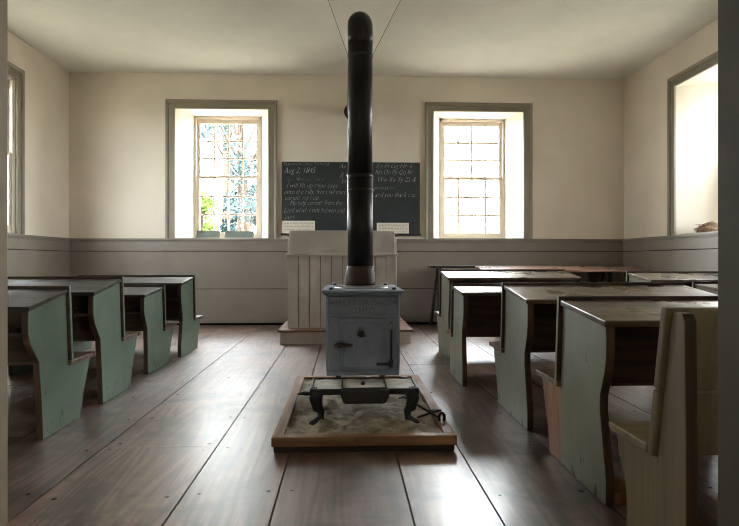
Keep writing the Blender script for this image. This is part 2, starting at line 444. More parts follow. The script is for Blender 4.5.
# windows
def window(idx, side, c):
    P = MAPS[side]; WDEP = SDEP[side]; WT = WDEP+.10; WBH = SHALF[side]
    w = thing('window_%d' % idx, P(c, CAP, 0), kind='structure')
    def bx(b, u0, u1, z0, z1, d0, d1):
        i = b.verts([P(u0,z0,d0),P(u1,z0,d0),P(u1,z1,d0),P(u0,z1,d0),P(u0,z0,d1),P(u1,z0,d1),P(u1,z1,d1),P(u0,z1,d1)])
        for f in ((3,2,1,0), (4,5,6,7), (0,1,5,4), (1,2,6,5), (2,3,7,6), (3,0,4,7)): b.face([i+k for k in f])
    # moulded casing on three sides
    prof = [(-.004, 0), (-.004, -.022), (.012, -.026), (.03, -.02), (.075, -.02), (.082, -.034), (.10, -.044), (.116, -.044), (.12, -.036), (.12, 0)]
    corners = [((c-WFH, CAP-.004), (-1, 0)), ((c-WFH, WTOP), (-1, 1)), ((c+WFH, WTOP), (1, 1)), ((c+WFH, CAP-.004), (1, 0))]
    b = MB(); rows = []
    for (u, z), (du, dz) in corners:
        rows.append(b.verts([P(u+du*o, z+dz*o, h) for o, h in prof]))
    n = len(prof)
    for r, s in zip(rows, rows[1:]):
        for k in range(n-1): b.face((r+k, r+k+1, s+k+1, s+k))
    b.face([rows[0]+k for k in range(n)]); b.face([rows[-1]+k for k in range(n)])
    b.build('casing', M['casing'], w)
    b = MB(); bx(b, c-WFH+.001, c+WFH-.001, CAP-.004, CAP+.006, -.03, .05)
    i = b.verts([P(c-WFH+.002, CAP+.006, 0), P(c+WFH-.002, CAP+.006, 0), P(c+WBH, CAP+.006, WDEP), P(c-WBH, CAP+.006, WDEP)]); b.face((i, i+1, i+2, i+3))
    b.build('window_sill', M['sill'], w)
    # box frame set at the outer part of the opening
    d0 = WDEP-.015
    b = MB()
    bx(b, c-WBH, c-WBH+.035, CAP, WTOP, d0, WT); bx(b, c+WBH-.035, c+WBH, CAP, WTOP, d0, WT)
    bx(b, c-WBH, c+WBH, WTOP-.04, WTOP, d0, WT); bx(b, c-WBH, c+WBH, CAP, CAP+.03, d0, WT)
    b.build('window_frame', M['sash'], w, .003)
    L, R, zb, zm, zt = c-WBH+.035, c+WBH-.035, CAP+.03, 2.105, WTOP-.04
    for z0, z1, dd, br, tr in ((zm-.02, zt, d0+.045, .04, .06), (zb, zm+.02, d0+.012, .07, .04)):
        b = MB(); e = dd+.032
        bx(b, L, L+.045, z0, z1, dd, e); bx(b, R-.045, R, z0, z1, dd, e)
        bx(b, L+.045, R-.045, z0, z0+br, dd, e); bx(b, L+.045, R-.045, z1-tr, z1, dd, e)
        for k in (1, 2, 3):
            u = L+.045 + k*(R-L-.09)/4
            bx(b, u-.0115, u+.0115, z0+br, z1-tr, dd+.004, e-.004)
        for k in (1, 2):
            z = z0+br + k*(z1-tr-z0-br)/3
            bx(b, L+.045, R-.045, z-.0115, z+.0115, dd+.006, e-.006)
        s = b.build('sash', M['sash'], w, .002)
        g = MB(); i = g.verts([P(L+.04, z0+br-.005, dd+.016), P(R-.04, z0+br-.005, dd+.016), P(R-.04, z1-tr+.005, dd+.016), P(L+.04, z1-tr+.005, dd+.016)])
        g.face((i, i+1, i+2, i+3)); g.build('glass', M['glass'], s)
    # portal that guides daylight sampling through the opening (adds no light)
    portal(P(c, (CAP+WTOP)/2, WT+.01), WBH*2, WTOP-CAP, {'back': (-PI/2, 0, 0), 'left': (PI/2, 0, -PI/2), 'right': (PI/2, 0, PI/2)}[side])
    return w
def portal(loc, sx, sy, rot):
    ld = bpy.data.lights.new('daylight_portal', 'AREA'); ld.shape = 'RECTANGLE'; ld.size = sx; ld.size_y = sy
    ld.cycles.is_portal = True
    lo = bpy.data.objects.new('daylight_portal', ld); COL.objects.link(lo); lo.location = loc; lo.rotation_euler = rot
portal((1.51, -1.31, 1.4), .62, 1.4, (PI/2, 0, PI/2))
k = 1
for side, cs in (('back', BW), ('left', SWL), ('right', SWR)):
    for c in cs: window(k, side, c); k += 1

# ------------------------------------------------------------------ text
def text_mesh(body, size, x, z, y, depth, shear=0, align='LEFT', spacing=1.0, offset=0.0):
    cu = bpy.data.curves.new('t', 'FONT'); cu.body = body; cu.size = size; cu.shear = shear
    cu.align_x = align; cu.extrude = depth/2; cu.space_character = spacing; cu.resolution_u = 3; cu.offset = offset
    ob = bpy.data.objects.new('t', cu); COL.objects.link(ob)
    bpy.context.view_layer.update()
    me = bpy.data.meshes.new_from_object(ob.evaluated_get(bpy.context.evaluated_depsgraph_get()))
    b = MB(); i = b.verts([(x+v.co.x, y-depth/2-v.co.z, z+v.co.y) for v in me.vertices])
    for p in me.polygons: b.face([i+q for q in p.vertices])
    bpy.data.objects.remove(ob); bpy.data.curves.remove(cu); bpy.data.meshes.remove(me)
    return b
def merge(*bs):
    r = MB()
    for b in bs:
        i = r.verts(b.v)
        for f, m, s in zip(b.f, b.m, b.sm): r.face([q+i for q in f], m); r.sm[-1] = s
    return r

# ------------------------------------------------------------------ blackboard
BX0, BX1, BZ0, BZ1, BY = -.883, 1.037, 1.262, 2.26, D-.03
bb = thing('blackboard', ((BX0+BX1)/2, BY, BZ0), 'wide dark slate blackboard covered in white cursive chalk, on back wall behind stovepipe', 'blackboard')
b = MB(); b.box(BX0, BX1, BY, D-.001, BZ0, BZ1); b.build('slate', M['slate'], bb, .002)
b = MB(); b.box(BX0-.01, BX1+.01, BY-.03, D-.001, BZ0-.022, BZ0+.006); b.build('chalk_ledge', M['blackwood'], bb, .002)
PXM = 7.83/570
def bxp(px): return -.883 + (px-281.9)*1.92/137.8
def bzp(py): return 2.265 - (py-161.5)*1.003/72.8
rows = [("Rawsonville School District #", 283.5, 165.6, 4.6, 'chalkfaint'), ("Aug 2, 1845", 284.0, 173.6, 8.2, 'chalk'),
        ("Day's Memory Verse", 284.0, 181.8, 6, 'chalkfaint'), ("I will lift up mine eyes", 286.5, 188.0, 6.6, 'chalk'),
        ("unto the hills, from whence", 284.0, 194.5, 6.6, 'chalk'), ("cometh my help.", 285.0, 200.3, 6.4, 'chalk'),
        ("My help cometh from the", 290.0, 205.6, 6.6, 'chalk'), ("Lord which made heaven and", 284.0, 213.0, 6.6, 'chalk'),
        ("earth.", 284.5, 219.8, 6.0, 'chalk'),
        ("Aa Bb Cc Dd", 338.6, 168.4, 6.6, 'chalk'), ("Jj Kk Ll Mm", 340.0, 176.2, 6.6, 'chalk'), ("Ss Tt Uu Vv", 340.0, 183.4, 6.6, 'chalk'),
        ("Ee Ff Gg Hh Ii", 375.5, 168.0, 6.6, 'chalk'), ("Nn Oo Pp Qq Rr", 374.5, 174.2, 6.6, 'chalk'), ("Ww Xx Yy Zz &", 376.5, 181.6, 6.8, 'chalk'),
        ("generations", 373.0, 189.6, 5.4, 'chalkfaint'), ("and you thank me.", 374.5, 197.0, 6.8, 'chalk')]
widths = [46, 32, 40, 51, 62, 34, 52, 61, 11, 34, 32, 34, 37, 38, 38, 23, 41]
for mk in ('chalk', 'chalkfaint'):
    for (tx, px, py, sz, m), wd in zip(rows, widths):
        if m != mk: continue
        t = text_mesh(tx, sz*PXM*1.05, 0, 0, 0, .0012, .38, offset=-.004 if mk == 'chalkfaint' else -.0026)
        xs = [v[0] for v in t.v]; k = wd*PXM/(max(xs)-min(xs))
        t.v = [(bxp(px)+v[0]*k, BY-.0003+v[1], bzp(py)+v[2]+.008*math.sin(v[0]*k*3)*.5) for v in t.v]
        t.build('chalk_line', M[mk], bb, fixn=False)

def card(px0, px1, py0, py1, label, tilt):
    x0, x1, z0, z1 = bxp(px0), bxp(px1), BZ0+.007, bzp(py0)
    r = thing('alphabet_card', ((x0+x1)/2, BY-.02, z0), label, 'card', 'handwriting cards on the blackboard ledge')
    b = MB(); b.prism_x([(BY-.026, z0), (BY-.022, z0), (BY-.002, z1), (BY-.006, z1)], x0, x1); b.build('sheet', M['card'], r)
    ts = []
    for k, tx in enumerate(("Aa Bb Cc Dd Ee Ff Gg Hh Ii Jj Kk", "Ll Mm Nn Oo Pp Qq Rr Ss Tt Uu", "Vv Ww Xx Yy Zz 1 2 3 4 5 6 7")):
        t = text_mesh(tx, .034, 0, 0, 0, .0008, .3)
        xs = [v[0] for v in t.v]; q = (x1-x0-.05)/(max(xs)-min(xs))
        zz = z1-.045-k*.045
        yy = BY-.0262+ (zz-z0)/(z1-z0)*.02
        t.v = [(x0+.025+v[0]*q, yy+v[1]+v[2]*.13, zz+v[2]) for v in t.v]; ts.append(t)
    merge(*ts).build('writing', M['ink'], r, fixn=False)
card(282.6, 315, 221.2, 233.5, 'white handwriting card leaning on the blackboard at its left corner', 0)
card(376.4, 408.5, 223, 234, 'white handwriting card leaning on the blackboard right of the stovepipe', 0)

# ------------------------------------------------------------------ platform and teacher's desk
pl = thing('platform', (0, 6.1, 0), 'low grey teaching platform with brown tread under the slatted desk', 'platform')
b = MB(); b.box(-.695, .70, 6.1, 6.13, 0, .132); b.box(-.695, -.67, 6.13, D-.022, 0, .132); b.box(.675, .70, 6.13, D-.022, 0, .132)
b.build('riser', M['lectern'], pl, .003)
b = MB()
for y0, y1 in ((6.075, 6.50), (6.504, 6.95), (6.954, 7.45), (7.454, D-.022)): b.box(-.72, .725, y0, y1, .132, .155)
b.build('tread', M['treadwood'], pl, .005)

td = thing('teachers_desk', (-.03, 6.3, .155), 'tall pale grey teacher desk with slatted front on the platform', 'desk')
x0, x1, yf, z0 = -.636, .567, 6.28, .1551
b = MB(); n = 10
for k in range(n):
    w_ = (x1-x0)/n
    b.box(x0+k*w_+.0032, x0+(k+1)*w_-.0032, yf, yf+.02, z0, .945)
b.box(x0+.01, x1-.01, yf+.022, yf+.03, z0, .945, 1)
b.build('slatted_front', [M['lectern'], M['casing']], td, .003)
for a, c in ((x0, x0+.025), (x1-.025, x1)):
    b = MB(); b.prism_x([(yf+.031, z0), (yf+.62, z0), (yf+.62, .93), (yf+.12, 1.16), (yf+.031, 1.16)], a, c); b.build('side_panel', M['lectern'], td, .003)
b = MB(); b.box(x0-.012, x1+.012, yf-.022, yf+.0305, .945, .972); b.build('ledge', M['lectern'], td, .006)
b = MB(); b.box(x0+.02, x1-.02, yf+.004, yf+.03, .972, 1.225); b.build('upper_board', M['lectern'], td, .005)
b = MB(); b.prism_x([(yf+.105, 1.172), (yf+.64, .925), (yf+.65, .945), (yf+.115, 1.192)], x0-.01, x1+.01); b.prism_x([(yf+.031, 1.16), (yf+.12, 1.165), (yf+.12, 1.19), (yf+.031, 1.19)], x0-.01, x1+.01)
b.build('desk_top', M['treadwood'], td, .004)

# ------------------------------------------------------------------ stove, its pipe and sand box
SX = .10
def ring_box(b, x0, x1, y0, y1, z0, z1, t):
    b.box(x0, x1, y0, y0+t, z0, z1); b.box(x0, x1, y1-t, y1, z0, z1)
    b.box(x0, x0+t, y0+t, y1-t, z0, z1); b.box(x1-t, x1, y0+t, y1-t, z0, z1)

sb = thing('sand_box', (.09, 2.68, 0), 'shallow brown wooden tray of sand standing on floor under iron stove', 'tray')
bx0, bx1, by0, by1 = -.345, .525, 2.66, 4.10
b = MB(); b.box(bx0+.01, bx1-.01, by0+.015, by1-.01, 0, .034); b.build('tray_base', M['boxbase'], sb, .003)
b = MB(); b.box(bx0, bx1, by0, by0+.05, .03, .076); b.build('front_rail', M['boxwood'], sb, .005)
b = MB(); b.box(bx0, bx1, by1-.05, by1, .03, .072); b.build('back_rail', M['boxwood'], sb, .005)
b = MB(); b.box(bx0, bx0+.055, by0+.051, by1-.051, .03, .074); b.build('side_rail', M['boxwoody'], sb, .005)
b = MB(); b.box(bx1-.055, bx1, by0+.051, by1-.051, .03, .074); b.build('side_rail', M['boxwoody'], sb, .005)
# sand
b = MB(); b.smooth = True
sx0, sx1, sy0, sy1 = bx0+.055, bx1-.055, by0+.05, by1-.05
NX, NY = 90, 150
def sand_h(x, y):
    h = .052 + .016*mnoise.noise((x*5, y*4, 1.3)) + 0.014*mnoise.noise((x*13, y*9, 4)) + 0.010*mnoise.noise((x*28, y*24, 7))
    h += .012*abs(math.sin(9*x+3*mnoise.noise((x*3, y*3, 9))+4*y))**3 * 1.1
    for fx, fy in ((-.08, 2.9), (.12, 2.82), (.3, 2.86), (-.2, 3.15), (.2, 3.02)):
        q = ((x-fx)/.045)**2+((y-fy)/.07)**2
        h += -.014*math.exp(-q) + .006*math.exp(-(q-2)**2)
    return max(.036, min(.080, h))
g = [[0]*(NY+1) for _ in range(NX+1)]
for i in range(NX+1):
    for j in range(NY+1):
        x = sx0+(sx1-sx0)*i/NX; y = sy0+(sy1-sy0)*j/NY
        g[i][j] = b.verts([(x, y, sand_h(x, y))])
for i in range(NX):
    for j in range(NY): b.face((g[i][j], g[i+1][j], g[i+1][j+1], g[i][j+1]))
tag(b.build('sand', M['sand'], fixn=False), 'grey trampled sand and ash filling the wooden tray under the stove', 'sand', kind='stuff')

st = thing('box_stove', (SX, 3.55, .05), 'grey-blue cast iron wood stove standing in the sand tray', 'stove')
fx0, fx1, fy, by, zb, zt = SX-.213, SX+.213, 3.27, 3.93, .235, .70
b = MB()
pr = [(fx0+.004, zb), (fx1-.004, zb), (fx1, .32), (fx1, zt), (fx0, zt), (fx0, .32)]
b.prism_y(pr, fy, by); b.build('firebox', M['stove'], st, .008, 3)
# raised mouldings of the front
b = MB()
def frame(b, x0, x1, z0, z1, y, t, h):
    b.box(x0, x1, y-h, y+.004, z1-t, z1); b.box(x0, x1, y-h, y+.004, z0, z0+t)
    b.box(x0, x0+t, y-h, y+.004, z0+t, z1-t); b.box(x1-t, x1, y-h, y+.004, z0+t, z1-t)
frame(b, fx0+.008, fx1-.008, .585, .692, fy, .009, .006)
frame(b, fx0+.008, fx1-.008, .262, .578, fy, .009, .006)
b.build('front_moulding', M['stove'], st, .003)
tl = merge(text_mesh('HILLSBOROUGH', .046, SX, .640, fy, .006, align='CENTER', spacing=1.18), text_mesh('OHIO', .046, SX, .597, fy, .006, align='CENTER', spacing=1.25))
tl.build('cast_lettering', M['lettering'], st, fixn=False)
dx0, dx1, dz0, dz1 = SX-.132, SX+.132, .268, .566
door = MB(); door.box(dx0, dx1, fy-.014, fy+.003, dz0, dz1); dob = door.build('stove_door', M['stove'], st, .004)
b = MB(); frame(b, dx0+.018, dx1-.018, dz0+.02, dz1-.02, fy-.0139, .010, .009); b.build('door_moulding', M['stove'], dob, .002)
b = MB(); b.tube([(dx0-.03, fy-.03, .415), (dx0-.005, fy-.034, .418), (dx0+.03, fy-.034, .416), (dx0+.072, fy-.03, .414)], [.008, .013, .012, .007], 10); b.box(dx0-.012, dx0+.004, fy-.03, fy-.003, .400, .430); b.build('latch', M['pipecollar'], dob, .002)
b = MB(); b.lathe([(.007, 0), (.012, -.004), (.010, -.012), (.004, -.016)], (SX-.012, fy-.013, .505), 14, 'y'); b.build('draft_knob', M['stovelid'], dob)
b = MB(); b.lathe([(.020, 0), (.020, -.005), (.014, -.007)], (SX-.012, fy-.0135, .478), 18, 'y'); b.box(SX-.008, SX+.014, fy-.022, fy-.014, .462, .472); b.build('draft_slide', M['iron'], dob)
b = MB(); b.tube([(dx1+.030, fy-.016, .285), (dx1+.030, fy-.016, .545)], .006, 10); b.build('hinge_pin', M['iron'], dob)
for z in (.52, .305):
    b = MB(); b.box(dx1-.055, dx1+.022, fy-.023, fy-.0135, z-.008, z+.008); b.tube([(dx1+.030, fy-.016, z-.02), (dx1+.030, fy-.016, z+.02)], .012, 10)
    b.build('hinge', M['iron'] if z < .4 else M['stove'], dob, .002)
# top plate with moulded rim, round lid, corner nuts
b = MB()
for o, z0, z1 in ((.012, zt-.001, .712), (.024, .712, .728)): b.box(fx0-o, fx1+o, fy-o-.03, by+o, z0, z1)
b.build('top_plate', M['stove'], st, .006, 3)
b = MB(); b.lathe([(.165, .7275), (.165, .733), (.158, .737), (.150, .735), (.0, .735)], (SX+.0, 3.52, 0), 40); b.build('cooking_lid', M['stovelid'], st)
for x, y in ((fx0+.03, 3.31), (fx1-.03, 3.31), (fx0+.04, 3.9), (fx1-.04, 3.9)):
    b = MB(); b.lathe([(.013, .7275), (.013, .737), (.009, .741)], (x, y, 0), 8, smooth=False); b.build('nut', M['iron'], st)
# hearth plate with raised rim and ash
hx0, hx1, hy0, hy1, hz = SX-.287, SX+.287, 2.98, 3.275, .226
b = MB(); b.box(hx0+.004, hx1-.004, hy0+.004, hy1, hz-.03, hz-.018); ring_box(b, hx0, hx1, hy0, hy1, hz-.032, hz, .014)
b.build('hearth_plate', M['iron'], st, .005, 3)
b = MB(); b.smooth = True
G = 24; ids = {}
for i in range(G+1):
    for j in range(G//2+1):
        x = hx0+.013+(hx1-hx0-.026)*i/G; y = hy0+.013+(hy1-hy0-.026)*j/(G//2)
        ids[i, j] = b.verts([(x, y, hz-.006+.005*mnoise.noise((x*14, y*14, 2)))])
for i in range(G):
    for j in range(G//2): b.face((ids[i, j], ids[i+1, j], ids[i+1, j+1], ids[i, j+1]))
tag(b.build('ash_bed', M['ash'], st, fixn=False), 'pale grey ash on the hearth', kind='stuff')
b = MB()
ap = [(-.124, hz-.002), (.124, hz-.002), (.126, hz-.03), (.112, hz-.066), (.10, hz-.072), (-.10, hz-.072), (-.112, hz-.066), (-.126, hz-.03)]
b.prism_y([(SX+a, c) for a, c in ap], hy0-.03, hy0+.02); b.build('ash_lip', M['iron'], st, .006, 3)
b = MB(); ring_box(b, SX-.122, SX+.122, hy0+.012, hy1-.01, hz-.006, hz+.003, .008); b.build('hearth_grate', M['iron'], st, .002)
b = MB(); b.lathe([(.006, 0), (.006, .012), (.012, .016), (.010, .026), (.003, .03)], (SX-.005, hy0+.12, hz-.016), 14); b.build('slide_knob', M['iron'], st)
def leg(x, y, sx, sy, ztop):
    f = sand_h(x+sx*.02, y+sy*.03)
    P = [(x-sx*.012, y, ztop), (x, y, ztop-.05), (x-sx*.012, y+sy*.004, ztop-.10), (x-sx*.03, y+sy*.006, f+.055), (x-sx*.026, y+sy*.012, f+.022), (x+sx*.004, y+sy*.034, f+.006), (x+sx*.024, y+sy*.05, f+.004)]
    b = MB(); b.tube(P, [.038, .036, .029, .020, .020, .019, .012], 12); b.build('leg', M['iron'], st)
leg(hx0+.03, hy0+.03, -1, -1, hz-.006); leg(hx1-.03, hy0+.03, 1, -1, hz-.006)
leg(fx0+.035, by-.05, -1, 1, zb+.01); leg(fx1-.035, by-.05, 1, 1, zb+.01)

# stovepipe
PX, PY, PR = SX-.003, 3.76, .0815
sp = thing('stovepipe', (PX, PY, .735), 'tall black sheet iron stovepipe rising from stove and bending back to wall', 'stovepipe')
b = MB(); b.lathe([(.099, .7365), (.101, .75), (.098, .80), (.090, .83), (.087, .862)], (PX, PY, 0), 40); b.build('pipe_collar', M['pipecollar'], sp)
top, bend = 2.44, .13
b = MB(); b.tube([(PX, PY, .84), (PX, PY, 1.46)], .0835, 40); b.build('lower_pipe', M['pipe'], sp)
b = MB(); b.tube([(PX, PY, 1.44), (PX, PY, top-.07)], PR, 40); b.build('upper_pipe', M['pipe'], sp)
for z, r in ((1.45, .0865), (1.36, .0862), (2.24, .0842)):
    b = MB(); b.lathe([(r-.004, -.012), (r, -.008), (r, .008), (r-.004, .012)], (PX, PY, z), 40)
    b.build('joint_band', M['pipe'], sp)
endp = Vector((SX, D-.01, 2.96)); e0 = Vector((PX, PY+bend, 0))
# elbow turning back; the run climbs gently to the chimney
slope = math.atan2(.48, 4.0)
pts = []
for k in range(9):
    a = (PI/2-slope)*k/8
    pts.append((PX, PY+bend*(1-math.cos(a)), top-.075+bend*math.sin(a)))
b = MB(); b.tube([(PX, PY, top-.12)]+pts+[tuple(Vector(pts[-1])+.05*Vector((0, math.cos(slope), math.sin(slope))))], PR+.002, 40); b.build('elbow', M['pipe'], sp)
b = MB(); b.tube([pts[-1], (PX, D-.016, pts[-1][2]+(D-.016-pts[-1][1])*math.tan(math.atan2(2.965-pts[-1][2], D-pts[-1][1])))], PR-.004, 32); b.build('horizontal_pipe', M['pipe'], sp)
b = MB(); b.lathe([(.118, -.001), (.118, -.008), (.112, -.014), (.09, -.016)], (PX, D, 2.965), 32, 'y'); b.build('wall_collar', M['pipe'], sp)
WZ = 2.25
for s, X2, lab in ((-1, -.42, 'thin wire from ceiling to the left side of stovepipe'), (1, .79, 'thin wire from ceiling to the right side of stovepipe')):
    b = MB(); b.tube([(PX+s*(PR), PY, WZ-.02), (PX+s*PR, PY-.0, WZ), (X2, PY, H-.001)], .0017, 6)
    tag(b.build('support_wire', M['wire']), lab, 'wire', 'wires holding the stovepipe')

# fire irons in the sand
def px_floor(px, py, z):
    zc = F_PX*(EYE-z)/(py-260.0); xc = (px-369.5)/F_PX*zc
    th = math.atan(24/570)
    return Vector((xc*math.cos(th)+zc*math.sin(th), zc*math.cos(th)-xc*math.sin(th), z))
pk = thing('fire_poker', tuple(px_floor(440, 420, .075)), 'thin iron poker with ring handle lying in sand by right stove leg', 'poker')
A, B_ = px_floor(404, 397, .075), px_floor(439.5, 418, .088)
b = MB(); b.tube([A+Vector((-.03, .02, -.012)), A, B_], [.004, .006, .006], 8); b.build('rod', M['iron'], pk)
b = MB(); ring = [B_ + Vector((.012+.014*math.cos(a), 0, .002)) + Vector((0, -.006, .026))*math.sin(a) for a in [PI+2*PI*q/18 for q in range(19)]]
b.tube(ring, .007, 8, cap=False); b.build('ring_handle', M['iron'], pk)
A, B_ = px_floor(418, 417.5, .066), px_floor(436.5, 410.5, .082)
tg = thing('coal_scraper', tuple(A), 'short dark iron scraper crossing under the thin poker in the sand', 'fire tool')
b = MB(); b.tube([A, B_], [.006, .007], 8); b.build('rod', M['iron'], tg)
b = MB(); d = (B_-A).normalized(); b.tube([B_-d*.01+Vector((-.025, 0, 0)), B_+Vector((.025, .012, 0))], .013, 8, squash=(1, .5)); b.build('blade', M['iron'], tg)
b = MB(); p = px_floor(296.5, 394.5, .068); q = px_floor(312, 394, .068)
b.tube([p, (p+q)/2+Vector((0, .005, .004)), q], [.009, .012, .010], 8)
tag(b.build('kindling_stick', M['boxbase']), 'short dark stick lying in sand beside the left tray rail', 'stick')

# ------------------------------------------------------------------ school desks
def desk(x0, x1, y0, dep, zn, zf, sl, zs, base, waist, mats, label, group, cat='desk', block=False, shelf=True, sup=None):
    t = thing('school_desk', ((x0+x1)/2, y0+dep/2, 0), label, cat, group)
    paint, topm, seatm = mats
    k = zn/.69; th = .034; tt = .024
    near = [(base, 0), (base*.96, .10*k), (base*.5+waist*.5, .22*k), (waist, .34*k), (waist*.94, .40*k), (waist*.55, .45*k), (waist*.15, .50*k), (-.003, .555*k), (-.004, .62*k), (0, zn-tt)]
    far = [(dep, zf-tt), (dep+.03, zs), (dep+.03, 0)]
    prof = [(y0+a, c) for a, c in near+far]
    for a, c in ((x0, x0+th), (x1-th, x1)):
        b = MB(); b.prism_x(prof, a, c, 0, 1); b.build('side_panel', [M[paint], M['edge']], t, .004)
    o = .012
    b = MB(); b.prism_x([(y0-.02, zn-tt-.002), (y0+dep, zf-tt), (y0+dep, zf), (y0-.02, zn-.002)], x0-o, x1+o, 0, 0)
    b.build('desk_top', M[topm], t, .004)
    b = MB(); b.prism_x([(y0+dep+.0005, zf+.016), (y0+dep+.024, zf+.016), (y0+dep+.056, zs+.0005), (y0+dep+.0325, zs+.0005)], x0-o-.006, x1+o+.006, 0, 1)
    b.build('backrest', [M[paint], M['inside']], t, .004)
    b = MB(); b.box(x0+th, x1-th, y0+dep-.025, y0+dep-.0005, zs, zf-tt-.008); b.build('inner_board', M['inside'], t, .002)
    ys = y0+dep+.031
    b = MB(); b.prism_x([(ys, zs-.026), (ys+sl-.01, zs-.026), (ys+sl, zs-.016), (ys+sl, zs-.004), (ys+sl-.006, zs), (ys, zs)], x0-.016, x1+.016); b.build('seat', M[seatm], t, .004)
    sp_ = [(ys, 0), (ys+sl*.50, 0), (ys+sl*.60, zs*.35), (ys+sl*.80, zs*.75), (ys+sl*.88, zs-.0265), (ys, zs-.0265)]
    for a, c in ((x0+.004, x0+th-.004), (x1-th+.004, x1-.004)):
        b = MB(); b.prism_x(sp_, a, c, 0, 1); b.build('seat_support', [M[sup or paint], M['edge']], t, .003)
    if shelf:
        b = MB(); b.box(x0+th, x1-th, y0+max(waist, .02)+.03, y0+dep-.026, zn-.165, zn-.145); b.build('book_shelf', M['inside'], t, .002)
    if block:
        b = MB(); b.box(x0+th+.001, x0+th+.09, y0+.01, y0+.30, 0, .045); b.build('foot_block', M['rawbrown'], t, .004)
    return t
LM = ('green', 'topdark', 'seatdark'); RM = ('palegreen', 'topbrown', 'seatdark')
GL, GR, GF = 'green desks left of the stove', 'grey-green desks right of the stove', 'desks along the right wall'
LX = -2.62
desk(LX, -1.51, 2.785, .36, .68, .745, .31, .352, .13, .10, LM, 'green school desk with black top at far left, nearest the doorway', GL)
desk(LX, -1.515, 3.50, .395, .71, .775, .345, .376, .13, .10, LM, 'taller green school desk with black top, second from doorway on left', GL)
desk(LX, -1.55, 4.466, .43, .635, .675, .34, .32, .08, .07, LM, 'low green school desk on left between two taller desks', GL)
desk(LX, -1.515, 5.33, .40, .69, .735, .33, .32, .0, .05, LM, 'green school desk farthest back on the left by the rear wall', GL)
desk(.95, 2.04, 2.045, .41, .682, .725, .285, .365, .0, .05, RM, 'pale green desk on right with raw brown seat support, just beyond pine bench', GR, block=True, shelf=False, sup='rawbrown')
desk(.957, 2.04, 2.965, .41, .695, .75, .30, .365, .0, .05, RM, 'pale green desk on right, second beyond the pine bench', GR, shelf=False)
desk(.83, 1.95, 3.99, .35, .675, .70, .28, .33, .03, .05, RM, 'lower desk on right with bright reflecting top, set nearest the stove aisle', GR, shelf=False)
desk(.915, 2.09, 5.0, .40, .745, .795, .32, .38, .0, .05, RM, 'tall desk on right at rear of its row, before the red-brown table', GR, shelf=False)
desk(2.74, 3.84, 3.98, .37, .685, .715, .30, .35, .0, .05, RM, 'nearer of two desks against the right wall, partly behind the door edge', GF, shelf=False)
desk(2.74, 3.84, 5.0, .40, .725, .775, .32, .36, .0, .05, RM, 'farther of two desks against the right wall, near the long table', GF, shelf=False)

# pine bench nearest the doorway
bn = thing('pine_bench', (1.45, 1.65, 0), 'pale bare pine bench with high plank back, nearest at right', 'bench')
sidep = [(1.470, 0), (1.472, .40), (1.478, .735), (1.490, .757), (1.510, .757), (1.538, .757), (1.613, .33), (1.86, .33), (1.845, .26), (1.80, .18), (1.79, .10), (1.80, 0)]
for a, c in ((.90, .935), (1.965, 2.0)):
    b = MB(); b.prism_x(sidep, a, c, 0, 1); b.build('side_panel', [M['pine'], M['edge']], bn, .005)
b = MB()
for s0, s1 in ((0, .545), (.552, 1)):
    y_, z_ = 1.5385+.0755*s0, .765-.435*s0; y2, z2 = 1.5385+.0755*s1, .765-.435*s1
    b.prism_x([(y_, z_), (y_+.028, z_+.005), (y2+.028, z2+.005), (y2, z2)], .885, 2.015)
b.build('backrest', M['pine'], bn, .006)
b = MB(); b.prism_x([(1.645, .331), (1.875, .331), (1.888, .342), (1.888, .353), (1.878, .358), (1.645, .358)], .885, 2.015); b.build('seat', M['pinex'], bn, .005)

# tables at the back wall
t1 = thing('trestle_table', (2.4, 7.7, 0), 'narrow dark trestle table along the back wall with splayed legs', 'table')
b = MB(); b.box(1.14, 3.75, 7.56, 7.86, .795, .822); b.build('table_top', M['darktrestle'], t1, .004)
for x in (1.27, 3.6):
    b = MB(); b.prism([(x-.02, .795), (x+.02, .795), (x-.02, 0), (x-.06, 0)], lambda a, c: (a, 7.48+.12*(c/.795), c), lambda a, c: (a, 7.52+.12*(c/.795), c)); b.build('leg', M['darktrestle'], t1, .003)
    b = MB(); b.prism([(x-.02, .795), (x+.02, .795), (x-.06, 0), (x-.10, 0)], lambda a, c: (a, 7.88-.10*(c/.795), c), lambda a, c: (a, 7.92-.10*(c/.795), c)); b.build('leg', M['darktrestle'], t1, .003)
    b = MB(); b.box(x-.04, x-.01, 7.55, 7.86, .42, .47); b.build('cross_bar', M['darktrestle'], t1, .003)
t2 = thing('writing_table', (2.75, 7.2, 0), 'long red-brown slant-top writing table before the back wall', 'table')
b = MB(); b.prism_x([(6.95, .748), (7.50, .79), (7.50, .817), (6.95, .774)], 1.715, 3.80); b.build('table_top', M['redwood'], t2, .004)
for x in (2.0, 3.2):
    b = MB(); b.prism_x([(7.05, .754), (7.40, .780), (7.34, .66), (7.27, .60), (7.27, .06), (7.42, 0), (7.0, 0), (7.17, .06), (7.17, .60), (7.10, .66)], x-.02, x+.02); b.build('leg', M['darktrestle'], t2, .003)
b = MB(); b.box(2.021, 3.179, 7.20, 7.24, .40, .47); b.build('stretcher', M['darktrestle'], t2, .003)

